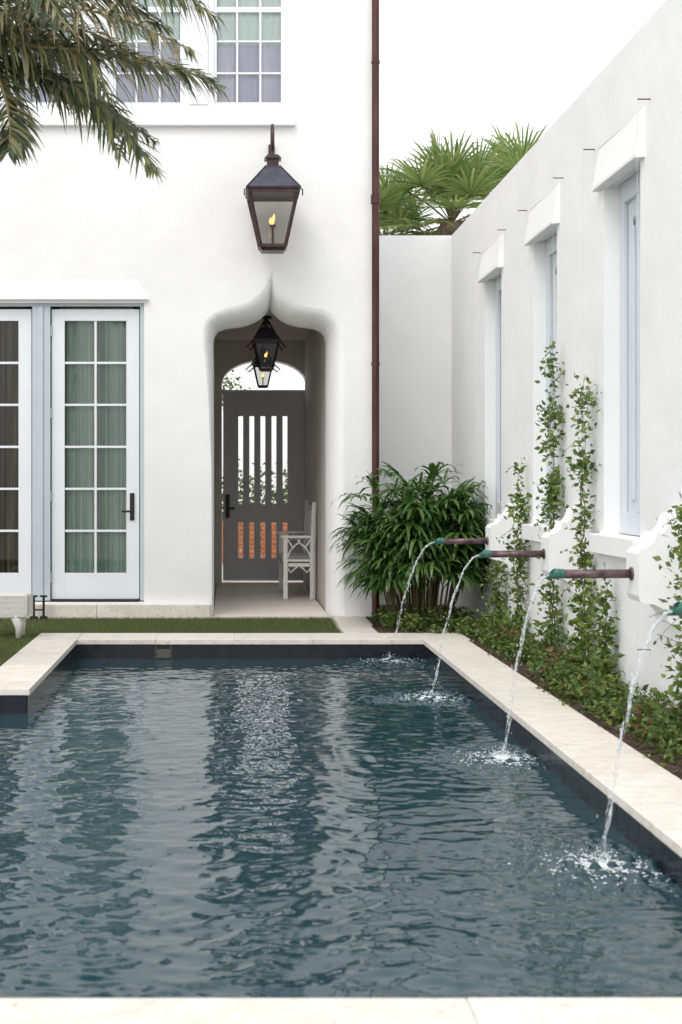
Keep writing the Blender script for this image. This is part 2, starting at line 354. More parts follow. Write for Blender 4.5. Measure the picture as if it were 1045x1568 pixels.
mb.obj('downspout',house)
mb=MB(); hx=fx(551); hz=fh(885)
mb.tube([(hx,FY-.004,hz),(hx,FY-.09,hz),(hx,FY-.11,hz-.03)],.014,'verdigris'); mb.tube([(hx,FY-.06,hz),(hx,FY-.06,hz+.04)],.008,'black'); mb.box(hx-.03,hx+.03,FY-.068,FY-.052,hz+.04,hz+.05,'black'); mb.tube([(hx,FY-.015,hz),(hx,FY-.002,hz)],.03,'verdigris',12)
mb.obj('hose_tap',None)

# ---------------------------------------------------------------- lanterns
def lantern(name, c, zb, s, wall):
    e=empty(name); x,y=c; mb=MB()
    zt=zb+.52*s; hb=.115*s; ht=.225*s; t=.014*s
    for (h,z,th) in ((hb,zb,.03*s),(ht,zt-.03*s,.03*s)):
        for sx,sy in ((1,0),(-1,0),(0,1),(0,-1)):
            if sx: mb.box(x+sx*h-t,x+sx*h+t,y-h-t,y+h+t,z,z+th,'bronze')
            else: mb.box(x-h+t,x+h-t,y+sy*h-t,y+sy*h+t,z+.0005,z+th-.0005,'bronze')
    mb.frustum((x,y),hb*.9,hb*.9,zb-.03*s,hb+t*.5,hb+t*.5,zb-.001,'bronze')
    for sx in (1,-1):
        for sy in (1,-1):
            mb.tube([(x+sx*hb,y+sy*hb,zb+.01*s),(x+sx*ht,y+sy*ht,zt-.01*s)],.018*s,'bronze',4)
    mb.frustum((x,y),ht+.028*s,ht+.028*s,zt,ht+.032*s,ht+.032*s,zt+.022*s,'bronze')
    mb.frustum((x,y),ht+.02*s,ht+.02*s,zt+.0225*s,.065*s,.065*s,zt+.25*s,'roofm')
    for sx in (1,-1):
        for sy in (1,-1): mb.tube([(x+sx*(ht+.02*s),y+sy*(ht+.02*s),zt+.024*s),(x+sx*.065*s,y+sy*.065*s,zt+.252*s)],.007*s,'bronze',6)
    mb.frustum((x,y),.055*s,.055*s,zt+.2505*s,.055*s,.055*s,zt+.32*s,'bronze')
    mb.frustum((x,y),.08*s,.08*s,zt+.3205*s,.05*s,.05*s,zt+.36*s,'bronze')
    mb.tube([(x,y,zt+.36*s),(x,y,zt+.40*s)],.015*s,'bronze')
    for sx in (1,-1): mb.tube([(x+sx*(ht+.02*s),y-ht,zt+.01*s),(x+sx*(ht+.045*s),y-ht,zt-.005*s),(x+sx*(ht+.045*s),y-ht,zt-.06*s)],.006*s,'bronze')
    mb.tube([(x,y,zb),(x,y,zb+.22*s)],.012*s,'bronze'); mb.box(x-.028*s,x+.028*s,y-.012*s,y+.012*s,zb+.2*s,zb+.23*s,'bronze')
    mb.obj('lantern_frame',e)
    g=MB(); a=[(x-hb,y-hb),(x+hb,y-hb),(x+hb,y+hb),(x-hb,y+hb)]; b2=[(x-ht,y-ht),(x+ht,y-ht),(x+ht,y+ht),(x-ht,y+ht)]
    g.loft([(p[0],p[1],zb+.02*s) for p in a],[(p[0],p[1],zt-.02*s) for p in b2],'lglass',True); g.obj('lantern_panes',e)
    f=MB(); f.tube([(x,y,zb+.23*s),(x-.008*s,y,zb+.255*s),(x+.008*s,y,zb+.29*s),(x+.014*s,y,zb+.33*s)],[.010*s,.022*s,.013*s,.002],'flame',8)
    f.tube([(x-.015*s,y,zb+.23*s),(x-.024*s,y,zb+.26*s),(x-.018*s,y,zb+.30*s)],[.008*s,.012*s,.001],'flame',8); f.obj('flame',e,smooth=True)
    b=MB(); zz=zt+.40*s
    if wall:
        pts=[(x,y+.0,zz)]
        for i in range(0,9):
            a=math.pi*i/8; pts.append((x,y+.10-.10*math.cos(a),zz+.14+.13*math.sin(a)))
        pts.append((x,FY-.12,zz-.02)); pts.append((x,FY-.02,zz-.10))
        b.tube(pts,.017,'bronze',8); b.box(x-.03,x+.03,FY-.022,FY-.003,zz-.2,zz+.15,'bronze')
    else:
        b.tube([(x,y,zz),(x,y,PH-.001)],.008,'bronze'); b.frustum((x,y),.06,.06,PH-.03,.05,.05,PH-.002,'bronze')
        for sx in (1,-1): b.tube([(x,y,zz+.02),(x+sx*.15,y,zt-.0),(x+sx*.21,y,zt-.10*s),(x+sx*.17,y,zt-.16*s),(x+sx*ht,y,zt-.05*s)],.009,'bronze')
    b.obj('lantern_bracket',e,smooth=True)
lantern('wall_lantern',(fx(418)*.972,13.42),3.50,1.0,True)
kk=15.6/2178; lantern('hanging_lantern',((408-348)*kk,15.6),1.3+(738-566)*kk,.60,False)
kk=17.4/2178; lantern('hanging_lantern',((403-348)*kk,17.4),1.3+(738-592)*kk,.50,False)

# ---------------------------------------------------------------- bench
e=empty('garden_bench'); mb=MB()
bx0,bx1,by0,by1=.625,.965,15.7,17.1
def leg(x,y,h,w=.024): mb.box(x-w,x+w,y-w,y+w,.006,h,'bench')
for y in (by0,by1):
    leg(bx0+.02,y,.68); 
    mb.tube([(bx1-.02,y,.006),(bx1-.02,y,.5),(bx1+.0,y,1.08)],[.032,.032,.026],'bench',4)
    mb.box(bx0-.03,bx1-.02,y-.028,y+.028,.681,.708,'bench')
    mb.box(bx0+.05,bx1-.05,y-.016,y+.016,.365,.405,'bench'); 
    cx=(bx0+bx1)/2
    for sx in (1,-1):
        pts=[(cx+sx*.135,y,.45),(cx+sx*.10,y,.535),(cx+sx*.045,y,.60),(cx,y,.63)]
        mb.tube(pts,.011,'bench',6)
        pts=[(cx+sx*.135,y,.675),(cx+sx*.085,y,.60),(cx+sx*.06,y,.565)]
        mb.tube(pts,.010,'bench',6)
    mb.tube([(cx,y,.63),(cx,y,.68)],.010,'bench',6)
    pts=[(cx-.13,y,.35),(cx-.09,y,.30),(cx-.045,y,.345),(cx,y,.375),(cx+.045,y,.345),(cx+.09,y,.30),(cx+.13,y,.35)]
    mb.tube(pts,.011,'bench',6)
mb.box(bx0-.01,bx1-.02,by0-.005,by1+.005,.4205,.445,'bench')
mb.box(bx0+.005,bx0+.035,by0+.03,by1-.03,.36,.42,'bench')
for z in (.52,.98): mb.box(bx1-.015,bx1+.015,by0+.03,by1-.03,z,z+.05,'bench')
for i in range(12):
    y=by0+.1+i*(by1-by0-.2)/11; mb.box(bx1-.01,bx1+.008,y-.018,y+.018,.57,.98,'bench')
mb.obj('bench_frame',e,bevel=.004)

# ---------------------------------------------------------------- garden wall (right)
WX=2.40; WH=3.935; WE=15.2
gw=empty('garden_wall')
wins=[(8.26+2.09*i,9.06+2.09*i) for i in range(-3,3)]
mb=MB(); SILL=.97; HEAD=3.19
hol=[rect(a,b,SILL-.06,HEAD)[::-1] for a,b in wins]
mb.plate([rect(-4,WE,-.05,WH)]+hol,lambda a,b:(WX,a,b),'stucco')
mb.poly([(WX,-4,WH),(WX,WE,WH),(WX+.3,WE,WH),(WX+.3,-4,WH)],'stucco')
mb.poly([(WX+.3,-4,-.05),(WX+.3,WE+.3,-.05),(WX+.3,WE+.3,WH),(WX+.3,-4,WH)],'stucco')
mb.poly([(WX,-4,-.05),(WX+.3,-4,-.05),(WX+.3,-4,WH),(WX,-4,WH)],'stucco')
for h_ in hol: mb.loft([(WX,p[0],p[1]) for p in h_],[(WX+.16,p[0],p[1]) for p in h_],'stucco',True)
mb.obj('stucco_wall',gw)
mb=MB()
for a,b in wins:
    mb.box(WX+.13,WX+.15,a+.001,b-.001,SILL,HEAD-.002,'shutter')
    X0,X1=WX+.10,WX+.128
    mb.box(X0,X1,a+.002,a+.09,SILL,HEAD-.003,'shutter'); mb.box(X0,X1,b-.09,b-.002,SILL,HEAD-.003,'shutter')
    mb.box(X0,X1,a+.091,b-.091,SILL,SILL+.14,'shutter'); mb.box(X0,X1,a+.091,b-.091,HEAD-.13,HEAD-.004,'shutter')
    m_=(a+b)/2; mb.box(X0+.002,X1,m_-.035,m_+.035,SILL+.141,HEAD-.131,'shutter')
    for c in ((a+.09+m_-.035)/2,(b-.09+m_+.035)/2):
        mb.box(X0+.012,X1+.001,c-.04,c+.04,SILL+.22,HEAD-.3,'shutter')
        pr=[(c+.04*math.cos(math.pi*i/8),HEAD-.3+.07*math.sin(math.pi*i/8)) for i in range(9)]
        mb.plate([pr],lambda p,q:(X0+.012,p,q),'shutter')
mb.obj('blind_shutters',gw,bevel=.004)
mb=MB()
for a,b in wins:
    mb.prism_y([(WX+.01,3.46),(WX-.004,3.45),(WX-.05,HEAD),(WX-.05,HEAD-.02),(WX+.01,HEAD-.02)],a-.09,b+.09,'stucco')
    mb.box(WX-.07,WX+.09,a-.1,b+.1,SILL-.12,SILL,'stucco')
mb.obj('window_hoods_and_sills',gw,bevel=.010)
mb=MB()
for a,b in wins:
    for y in (a-.2,b+.22):
        x=WX-.075
        mb.tube([(WX+.005,y,3.47),(x,y,3.47)],.004,'bronze',5); mb.tube([(x,y,3.49),(x,y,.05)],.0008,'wire',4)
        mb.tube([(WX+.005,y,.35),(x,y,.35)],.003,'bronze',5)
mb.obj('trellis_wires',gw)
gw2=empty('garden_wall'); mb=MB()
mb.box(1.46,WX,WE,WE+.3,-.05,WH,'stucco'); mb.poly([(WX,WE,WH),(WX+.3,WE,WH),(WX+.3,WE+.3,WH),(WX,WE+.3,WH)],'stucco'); mb.obj('stucco_end_wall',gw2)

# ---------------------------------------------------------------- pool
WL=-0.16
PXR,PXL,PYB,PYF,PYS,PXFAR=1.64,-1.26,11.75,3.61,8.95,-6.0
inner_pool=[(PXR,PYF),(PXR,PYB),(PXL,PYB),(PXL,PYS),(PXFAR,PYS),(PXFAR,PYF)]
pool=empty('swimming_pool')
mb=MB()
mb.loft([(p[0],p[1],-.04) for p in inner_pool],[(p[0],p[1],-.38) for p in inner_pool],'tile',True)
mb.loft([(p[0],p[1],-.38) for p in inner_pool],[(p[0],p[1],-1.5) for p in inner_pool],'basin',True)
mb.plate([inner_pool],lambda a,b:(a,b,-1.5),'basin')
mb.obj('pool_shell',pool)
mb=MB()
def tiles(x0,y0,x1,y1,nx,ny):
    Ln=math.hypot(x1-x0,y1-y0); n=int(Ln/.155); 
    for i in range(n):
        for r_ in range(2):
            a=i/n; b_=(i+1)/n; g=.0025/Ln
            ax,ay=x0+(x1-x0)*(a+g),y0+(y1-y0)*(a+g); bx,by=x0+(x1-x0)*(b_-g),y0+(y1-y0)*(b_-g)
            z0=-.045-.155*(r_+1)+.003; z1=-.045-.155*r_
            ex,ey=nx*.006,ny*.006
            mb.box(min(ax,bx)+min(ex,0),max(ax,bx)+max(ex,0),min(ay,by)+min(ey,0),max(ay,by)+max(ey,0),z0,z1,'tile')
tiles(PXL,PYB,PXR,PYB,0,-1); tiles(PXR,PYF,PXR,PYB,-1,0); tiles(PXL,PYS,PXL,PYB,1,0); tiles(PXFAR,PYS,PXL,PYS,0,-1)
sk0,sk1=(240-348)*.0054,(262-348)*.0054
mb.box(sk0,sk1,PYB-.009,PYB-.007,-.15,-.055,'black')
for (a,b,c,d) in ((sk0-.008,sk0,-.16,-.05),(sk1,sk1+.008,-.16,-.05)): mb.box(a,b,PYB-.016,PYB-.0065,c,d,'skim')
mb.box(sk0+.004,sk1-.004,PYB-.013,PYB-.0095,-.15,-.08,'skim')
mb.obj('waterline_tiles',pool)
mb=MB()
def slabs_y(x0,x1,y0,y1,n,z0=-.04,z1=0.0):
    for i in range(n):
        a=y0+(y1-y0)*i/n; b_=y0+(y1-y0)*(i+1)/n; d=R.uniform(-.001,.001); mb.box(x0,x1,a+.001,b_-.001,z0+d,z1+d,'trav')
def slabs_x(x0,x1,y0,y1,n,z0=-.04,z1=0.0):
    for i in range(n):
        a=x0+(x1-x0)*i/n; b_=x0+(x1-x0)*(i+1)/n; d=R.uniform(-.001,.001); mb.box(a+.001,b_-.001,y0,y1,z0+d,z1+d,'trav')
CXO=1.985; ov=.02
slabs_y(PXR-ov,CXO,PYF-ov,PYB-ov,9); slabs_x(PXL+ov,PXR+.37,PYB-ov,12.25,5); mb.box(PXL-.34,PXL+ov-.003,PYB-ov+.002,12.25,-.04,0,'trav')
slabs_y(PXL-.34,PXL+ov,PYS+.35,PYB-ov,3); mb.box(PXL-.34,PXL+ov,PYS-ov,PYS+.347,-.04,0,'trav'); slabs_x(PXFAR-.3,PXL-.343,PYS-ov,PYS+.35,5)
slabs_x(PXFAR-.3,CXO,PYF-.8,PYF-ov-.003,6)
mb.obj('pool_coping',pool,bevel=.003)
spl=[]
SP=[(11.8,1.71,.36),(9.7,1.71,.32),(7.6,1.71,.24),(5.5,1.71,.27)]
for y,x,dx in SP: spl.append((x-dx,y))
dx_=.0135
gx_=np.arange(PXFAR+3.4,PXR+.001,dx_); gy_=np.arange(PYF,PYB+.001,dx_)
gx_=np.concatenate([np.arange(PXFAR,gx_[0]-.02,.05),gx_])
X,Y=np.meshgrid(gx_,gy_); Z=np.zeros_like(X); rs=np.random.RandomState(11)
Xw=X+.07*np.sin(1.7*Y+.6*X)+.03*np.sin(4.3*Y-1.1*X+1)+.010*np.sin(11*Y+3*X); Yw=Y+.05*np.sin(2.1*X+.5*Y)+.03*np.sin(4.9*X+1.3*Y+2)+.010*np.sin(12*X-2*Y)
for i in range(96):
    lam=.055*(5.2**(rs.rand()**1.1)); th=rs.normal(math.pi/2+.2,0.75); k=2*math.pi/lam
    A=.0122/k
    env=.5+.65*np.sin(Xw*rs.uniform(.8,3.4)+rs.rand()*6)*np.sin(Yw*rs.uniform(.8,3.4)+rs.rand()*6)
    Z+=A*env*np.sin(k*(Xw*math.cos(th)+Yw*math.sin(th))+rs.rand()*6.28)
for i in range(8):
    lam=rs.uniform(.4,.9); th=rs.normal(math.pi/2,.8); k=2*math.pi/lam; Z+=.007/k*np.sin(k*(X*math.cos(th)+Y*math.sin(th))+rs.rand()*6)
Z*= np.interp(Y,[3.6,6,9,11.8],[1.75,1.65,1.15,.70])
Z*= .85+.25*np.sin(X*.9+1)*np.sin(Y*.7)
for sx,sy in spl:
    r_=np.hypot(X-sx,Y-sy+.12)+.03*np.sin(6*X)+.03*np.sin(7*Y)
    k=2*math.pi/.11; Z+=.0028*np.exp(-r_/.55)*np.sin(k*r_+rs.rand()*6)
    for j in range(16):
        th=rs.rand()*6.28; kk=2*math.pi/rs.uniform(.05,.12); Z+=.0040*np.exp(-(r_/.32)**2)*np.sin(kk*(X*math.cos(th)+Y*math.sin(th))+rs.rand()*6)
ny_,nx_=X.shape
V=np.stack([X.ravel(),Y.ravel(),(Z+WL).ravel()],1)
idx=np.arange(ny_*nx_).reshape(ny_,nx_)
F=np.stack([idx[:-1,:-1].ravel(),idx[:-1,1:].ravel(),idx[1:,1:].ravel(),idx[1:,:-1].ravel()],1)
me=bpy.data.meshes.new('water'); me.vertices.add(len(V)); me.vertices.foreach_set('co',V.ravel())
me.loops.add(F.size); me.loops.foreach_set('vertex_index',F.ravel()); me.polygons.add(len(F))
me.polygons.foreach_set('loop_start',np.arange(0,F.size,4)); me.polygons.foreach_set('loop_total',np.full(len(F),4)); me.polygons.foreach_set('use_smooth',np.ones(len(F),bool))
me.update(); me.validate(); me.materials.append(M['water'])
wo=bpy.data.objects.new('water',me); col.objects.link(wo)

# ---------------------------------------------------------------- water spouts
for k_,(y,tx,dx) in enumerate(SP):
    e=empty('water_spout')
    c=MB()
    prof=[(WX+.01,1.14),(2.35,1.13),(2.325,1.06),(2.29,1.02),(2.27,1.035),(2.255,.985),(2.22,.955),(2.18,.945),(2.165,.92),(2.165,.70),(2.18,.67),(2.21,.66),(2.25,.655),(2.29,.635),(2.32,.60),(2.33,.56),(2.36,.545),(WX+.01,.545)]
    c.prism_y(prof,y-.11,y+.11,'stucco'); c.obj('corbel',e,bevel=.006)
    p=MB(); z=.81; r0=.024
    p.tube([(2.17,y,z),(1.80,y,z-.002)],r0,'pipe',16); p.tube([(2.17,y,z),(2.155,y,z)],r0+.012,'pipe',16)
    n=16; ring=[];ring2=[]
    for q in range(n):
        a=2*math.pi*q/n; ring.append((1.80,y+math.cos(a)*(r0+.001),z+math.sin(a)*(r0+.001))); ring2.append((1.70+.05*(math.sin(a)*.5+.5),y+math.cos(a)*(r0+.004),z+math.sin(a)*(r0+.004)))
    p.loft(ring,ring2,'verdigris',True); p.obj('copper_pipe',e,smooth=True)
    s=MB(); T=math.sqrt(2*(z-.01-WL)/9.81)
    for w_ in range(3):
        pts=[];rad=[]; ph=R.random()*6; NN=80
        for i in range(NN):
            t=T*i/(NN-1); f_=i/(NN-1); xx=1.72-dx*t/T; zz=z-.012-.5*9.81*t*t; tw=ph+i*.36; sp=.003+.0055*f_
            pts.append((xx+sp*math.cos(tw+w_*2.1),y+sp*math.sin(tw+w_*2.1),zz+.003*R.uniform(-1,1)))
            g=1+.5*math.sin(i*.9+w_*2+ph)*min(1,f_*2)
            if f_>.6 and math.sin(i*.55+w_*2.3+ph)<-.35: g*=.15
            rad.append(max(.0006,(.0060-.0024*f_)*g*R.uniform(.7,1.15)))
        s.tube(pts,rad,'fall',6)
    for i in range(46):
        f_=R.uniform(.35,1); t=T*f_; sg=.004+.014*f_; px,py,pz=1.72-dx*f_+R.gauss(0,sg),y+R.gauss(0,sg),z-.012-.5*9.81*t*t; l=R.uniform(.003,.010)
        s.tube([(px,py,pz+l),(px,py,pz),(px,py,pz-l)],[.0004,R.uniform(.0012,.0026),.0004],'foam',5)
    s.obj('water_stream',e,smooth=True)
    f=MB(); cx,cy=tx-dx-.01,y-.10
    def drop(px,py,pz,r,rx=1,rz=1,k='foam'):
        i=len(f.v); 
        for d in ((r*rx,0,0),(-r*rx,0,0),(0,r,0),(0,-r,0),(0,0,r*rz),(0,0,-r*rz)): f.v.append((px+d[0],py+d[1],pz+d[2]))
        for t in ((0,2,4),(2,1,4),(1,3,4),(3,0,4),(2,0,5),(1,2,5),(3,1,5),(0,3,5)): f.f.append(tuple(i+a for a in t)); f.m.append(f.mi(k))
    for i in range(900):
        rr=abs(R.gauss(0,.09)); a=R.random()*6.28; drop(cx+rr*math.cos(a)*1.2,cy+rr*math.sin(a)*1.3,WL+.0035+.004*math.exp(-rr*12),R.uniform(.0015,.0055),R.uniform(1,2.8),.6)
    for i in range(110):
        rr=abs(R.gauss(0,.05)); a=R.random()*6.28; drop(cx+rr*math.cos(a),cy+.04+rr*math.sin(a),WL+.005+abs(R.gauss(0,.028))*math.exp(-rr*5),R.uniform(.001,.0034),1,1.4)
    for i in range(150):
        rr=R.uniform(.1,.38); a=R.random()*6.28; px,py=cx+rr*math.cos(a),cy+rr*math.sin(a)
        drop(px,py,WL+.003,R.uniform(.001,.0022),R.uniform(1,3),.7)
    f.obj('splash',e,smooth=True)

# ---------------------------------------------------------------- ground, lawn, paving
mb=MB()
hole=[(CXO,PYF-.8),(CXO,12.25),(PXL-.34,12.25),(PXL-.34,PYS+.35),(PXFAR-.3,PYS+.35),(PXFAR-.3,PYF-.8)]
mb.plate([[(-400,-400),(400,-400),(400,400),(-400,400)],hole[::-1]],lambda a,b:(a,b,-.036),'paving')
mb.obj('ground')
mb=MB()
lawn_poly=[(-5.5,PYS+.36),(PXL-.345,PYS+.36),(PXL-.345,12.255),(fx(520)*.905,12.255),(fx(506),FY-.08),(-5.5,FY-.08)]
mb.plate([lawn_poly],lambda a,b:(a,b,-.018),'lawn')
def inpoly(x,y,P):
    c=False; j=len(P)-1
    for i in range(len(P)):
        if (P[i][1]>y)!=(P[j][1]>y) and x<(P[j][0]-P[i][0])*(y-P[i][1])/(P[j][1]-P[i][1])+P[i][0]: c=not c
        j=i
    return c
cnt=0
while cnt<60000:
    x=R.uniform(-3.0,1.1); y=R.uniform(PYS+.36,FY-.09)
    if not inpoly(x,y,lawn_poly): continue
    cnt+=1; h=R.uniform(.014,.032); a=R.random()*6.28; w=.0022; lx,ly=R.gauss(0,.008),R.gauss(0,.008)
    mb.poly([(x-w*math.cos(a),y-w*math.sin(a),-.018),(x+w*math.cos(a),y+w*math.sin(a),-.018),(x+lx,y+ly,-.018+h)],'grass')
mb.obj('lawn')
mb=MB()
mb.box(fx(520)*.905+.02,1.30,12.255,13.0,-.03,0.001,'trav'); mb.box(fx(506)+.02,1.33,13.005,FY-.003,-.03,0.0,'trav')
mb.box(PX0+.02,PX1-.02,FY+.002,15.4,-.03,0.004,'trav'); mb.box(PX0+.02,PX1-.02,15.404,16.9,-.03,0.004,'trav'); mb.box(PX0+.02,PX1-.02,16.904,18.9,-.03,0.004,'trav')
mb.box(fx(323),fx(506)+.016,FY-.08,FY-.001,-.03,0.002,'trav')
mb.obj('stone_paving',bevel=.003)
mb=MB()
bed=[(CXO+.003,2.0),(WX-.003,2.0),(WX-.003,WE-.01),(1.48,WE-.01),(1.48,FY-.0),(1.335,FY-.0),(1.335,12.255),(CXO+.003,12.255)]
mb.plate([bed],lambda a,b:(a,b,-.012),'mulch')
for i in range(9000):
    x=R.uniform(1.34,2.38); y=R.uniform(4.5,15)
    if not inpoly(x,y,bed): continue
    a=R.random()*6.28; l=R.uniform(.008,.03); w=.005; z=-.01+R.random()*.012
    d=Vector((math.cos(a),math.sin(a),R.uniform(-.3,.3)))*l; s_=Vector((-math.sin(a),math.cos(a),0))*w; p=Vector((x,y,z)); mb.poly([p-d-s_,p+d-s_,p+d+s_,p-d+s_],'mulch')
mb.obj('planting_bed')

# ---------------------------------------------------------------- foliage
UP=Vector((0,0,1))
def interp(ctrl,n):
    P=[Vector(c) for c in ctrl]; P=[P[0]*2-P[1]]+P+[P[-1]*2-P[-2]]; out=[]; segs=len(P)-3
    for i in range(n):
        t=i/(n-1)*segs; s_=min(int(t),segs-1); u=t-s_; a,b,c,d=P[s_:s_+4]
        out.append(.5*((2*b)+(-a+c)*u+(2*a-5*b+4*c-d)*u*u+(-a+3*b-3*c+d)*u*u*u))
    return out
def frond(mb,ctrl,leafmats,n=62,LL=.40,droop=.35,w=.011,up=.25):
    pts=interp(ctrl,n); rad=[.014*(1-i/n)+.003 for i in range(n)]; mb.tube(pts,rad,'rachis',5)
    for i in range(3,n):
        t=i/(n-1); T=(pts[min(i+1,n-1)]-pts[i-1]).normalized(); S=T.cross(UP)
        if S.length<.05: S=Vector((0,1,0))
        S.normalize(); U=S.cross(T)
        Lf=LL*(math.sin(math.pi*min(1,.15+.75*t))**.6)*(1-.45*max(0,t-.6)/.4)
        for sg in (1,-1):
            for rep in range(2):
                d=(T*R.uniform(.6,1.0)+S*sg*R.uniform(.45,.8)+U*R.uniform(-.5,up+.25)).normalized(); l=Lf*R.uniform(.75,1.1)
                b=pts[i]+T*R.uniform(-.012,.012); dr=droop*R.uniform(.5,1.4)
                q=[b, b+d*l*.35-UP*l*dr*.08, b+d*l*.7-UP*l*dr*.42, b+d*l*.95-UP*l*dr*.9]
                side=d.cross(U if R.random()<.5 else UP+S*.5); side.normalize(); ww=w*R.uniform(.8,1.2)
                mb.strip(q,[ww*.6,ww,ww*.75,.0008],side,R.choice(leafmats))
palm=empty('date_palm_tree'); TX,TY=-2.15,10.1; CH=4.75
mb=MB(); pts=[];rad=[]
for i in range(40):
    t=i/39; pts.append((TX+.03*math.sin(t*3),TY,-.03+t*(CH-.1))); rad.append(.20+.04*(i%2)*.6+(.08 if t>.85 else 0)*(t-.85)/.15+(.06*(1-t*8) if t<.12 else 0))
mb.tube(pts,rad,'bark',16)
for i in range(140):
    z=R.uniform(2.2,CH); a=R.random()*6.28; p=Vector((TX+.2*math.cos(a),TY+.2*math.sin(a),z)); d=Vector((math.cos(a)*.5,math.sin(a)*.5,1)); mb.tube([p,p+d*.09,p+d*.16],[.04,.03,.012],'bark',5)
mb.obj('palm_trunk',palm)
kq=lambda px,py,d:((px-348)*d/2178,d,1.3+(738-py)*d/2178)
mb=MB(); C0=(TX+.05,TY,CH)
G_=['date','date','date','dated']; Dd=['dated','dated','date']; GG=['date']
fr=[
 ([C0,kq(0,-10,10.0),kq(120,-45,9.9),kq(240,-30,9.8),kq(330,25,9.7)],G_,.6,.44),
 ([C0,kq(-5,66,9.8),kq(110,72,9.6),kq(230,88,9.4),kq(335,132,9.3)],Dd+['date'],.35,.42),
 ([C0,kq(0,60,9.6),kq(110,75,9.3),kq(215,95,9.1),kq(325,120,9.0)],G_,.5,.44),
 ([C0,kq(0,95,9.9),kq(90,125,9.6),kq(175,180,9.3),kq(240,262,9.1)],GG,.35,.40),
 ([C0,kq(0,85,10.0),kq(80,120,9.9),kq(160,160,9.8),kq(235,215,9.7)],G_,.4,.36),
 ([C0,kq(-10,75,9.9),kq(60,100,9.9),kq(120,140,10.0),kq(180,190,10.1)],Dd+G_,.4,.32),
 ([C0,kq(-20,90,9.7),kq(5,140,9.4),kq(15,190,9.2),kq(14,232,9.1)],G_,.3,.34),
 ([C0,kq(-10,20,9.6),kq(90,10,9.2),kq(190,30,8.9),kq(290,75,8.7)],Dd,.45,.42),
 ([C0,kq(-30,-60,9.6),kq(70,-110,9.4),kq(190,-110,9.2),kq(310,-60,9.1)],G_,.6,.45),
 ([C0,kq(-10,45,9.7),kq(60,38,9.5),kq(140,50,9.4),kq(215,90,9.3)],Dd,.45,.40),
 ([C0,kq(-10,5,9.9),kq(80,-15,9.9),kq(170,-5,9.9),kq(250,40,9.9)],Dd+G_,.5,.42),
 ([C0,kq(-10,40,10.2),kq(50,50,10.3),kq(110,85,10.4),kq(150,135,10.4)],Dd+G_,.45,.36),
]
for ct,ms,dr,ll in fr: frond(mb,ct,ms,droop=dr,LL=ll)
for i in range(16):
    a=math.pi/2+R.uniform(.35,2.8+3.0)
    if abs(math.atan2(math.sin(a),math.cos(a)))<.75: continue
    el=R.uniform(-.1,1.2); Lr=R.uniform(1.7,2.2); c_=Vector(C0); h=Vector((math.cos(a),math.sin(a),0))
    frond(mb,[c_,c_+h*Lr*.3+UP*Lr*.33*math.sin(el),c_+h*Lr*.68+UP*Lr*(.42*math.sin(el)-.08),c_+h*Lr*.95+UP*Lr*(.2*math.sin(el)-.35)],G_,n=44,LL=.38,droop=.5)
mb.obj('palm_fronds',palm)

def fan_palm(x,y,h,n,rad,seed):
    e=empty('fan_palm_tree'); rr=random.Random(seed); t=MB()
    t.tube([(x,y,-.03),(x+.05,y,h*.5),(x,y,h)],[.2,.17,.15],'bark',12); t.obj('palm_trunk',e)
    mb=MB(); C=Vector((x,y,h))
    for i in range(n):
        a=i*2.4+rr.uniform(-.3,.3); el=1.45-2.1*(i/n)+rr.uniform(-.1,.1)
        d=Vector((math.cos(a)*math.cos(el),math.sin(a)*math.cos(el),math.sin(el))); pl=rr.uniform(.5,.85)*rad
        hub=C+d*pl-UP*.05*pl*(1-math.sin(el)); mb.tube([C,C+d*pl*.5+UP*.02,hub],.012,'cane',4)
        S=d.cross(UP); 
        if S.length<.1: S=Vector((1,0,0))
        S.normalize(); U=S.cross(d); ns=26; k='fandry' if (el<.1 and rr.random()<.45) else 'fan'
        for j in range(ns):
            th=(j/(ns-1)-.5)*3.6; dd=(d*math.cos(th)+S*math.sin(th)+U*.15*abs(math.sin(th))).normalized(); L_=rad*.8*(1-.22*abs(th)/1.8)*rr.uniform(.88,1.1)
            sd=dd.cross(U).normalized(); dr=.24*rr.uniform(.3,1.8)
            q=[hub,hub+dd*L_*.4,hub+dd*L_*.72-UP*L_*dr*.2,hub+dd*L_*.98-UP*L_*dr*.8]
            mb.strip(q,[.004,.021*rad,.014*rad,.001],(sd+U*rr.uniform(-.5,.5)).normalized(),k)
    mb.obj('fan_leaves',e)
fan_palm(2.75,17.4,4.46,26,.86,3); fan_palm(3.70,18.0,4.75,18,.82,9); fan_palm(2.05,18.6,4.35,22,.82,5)

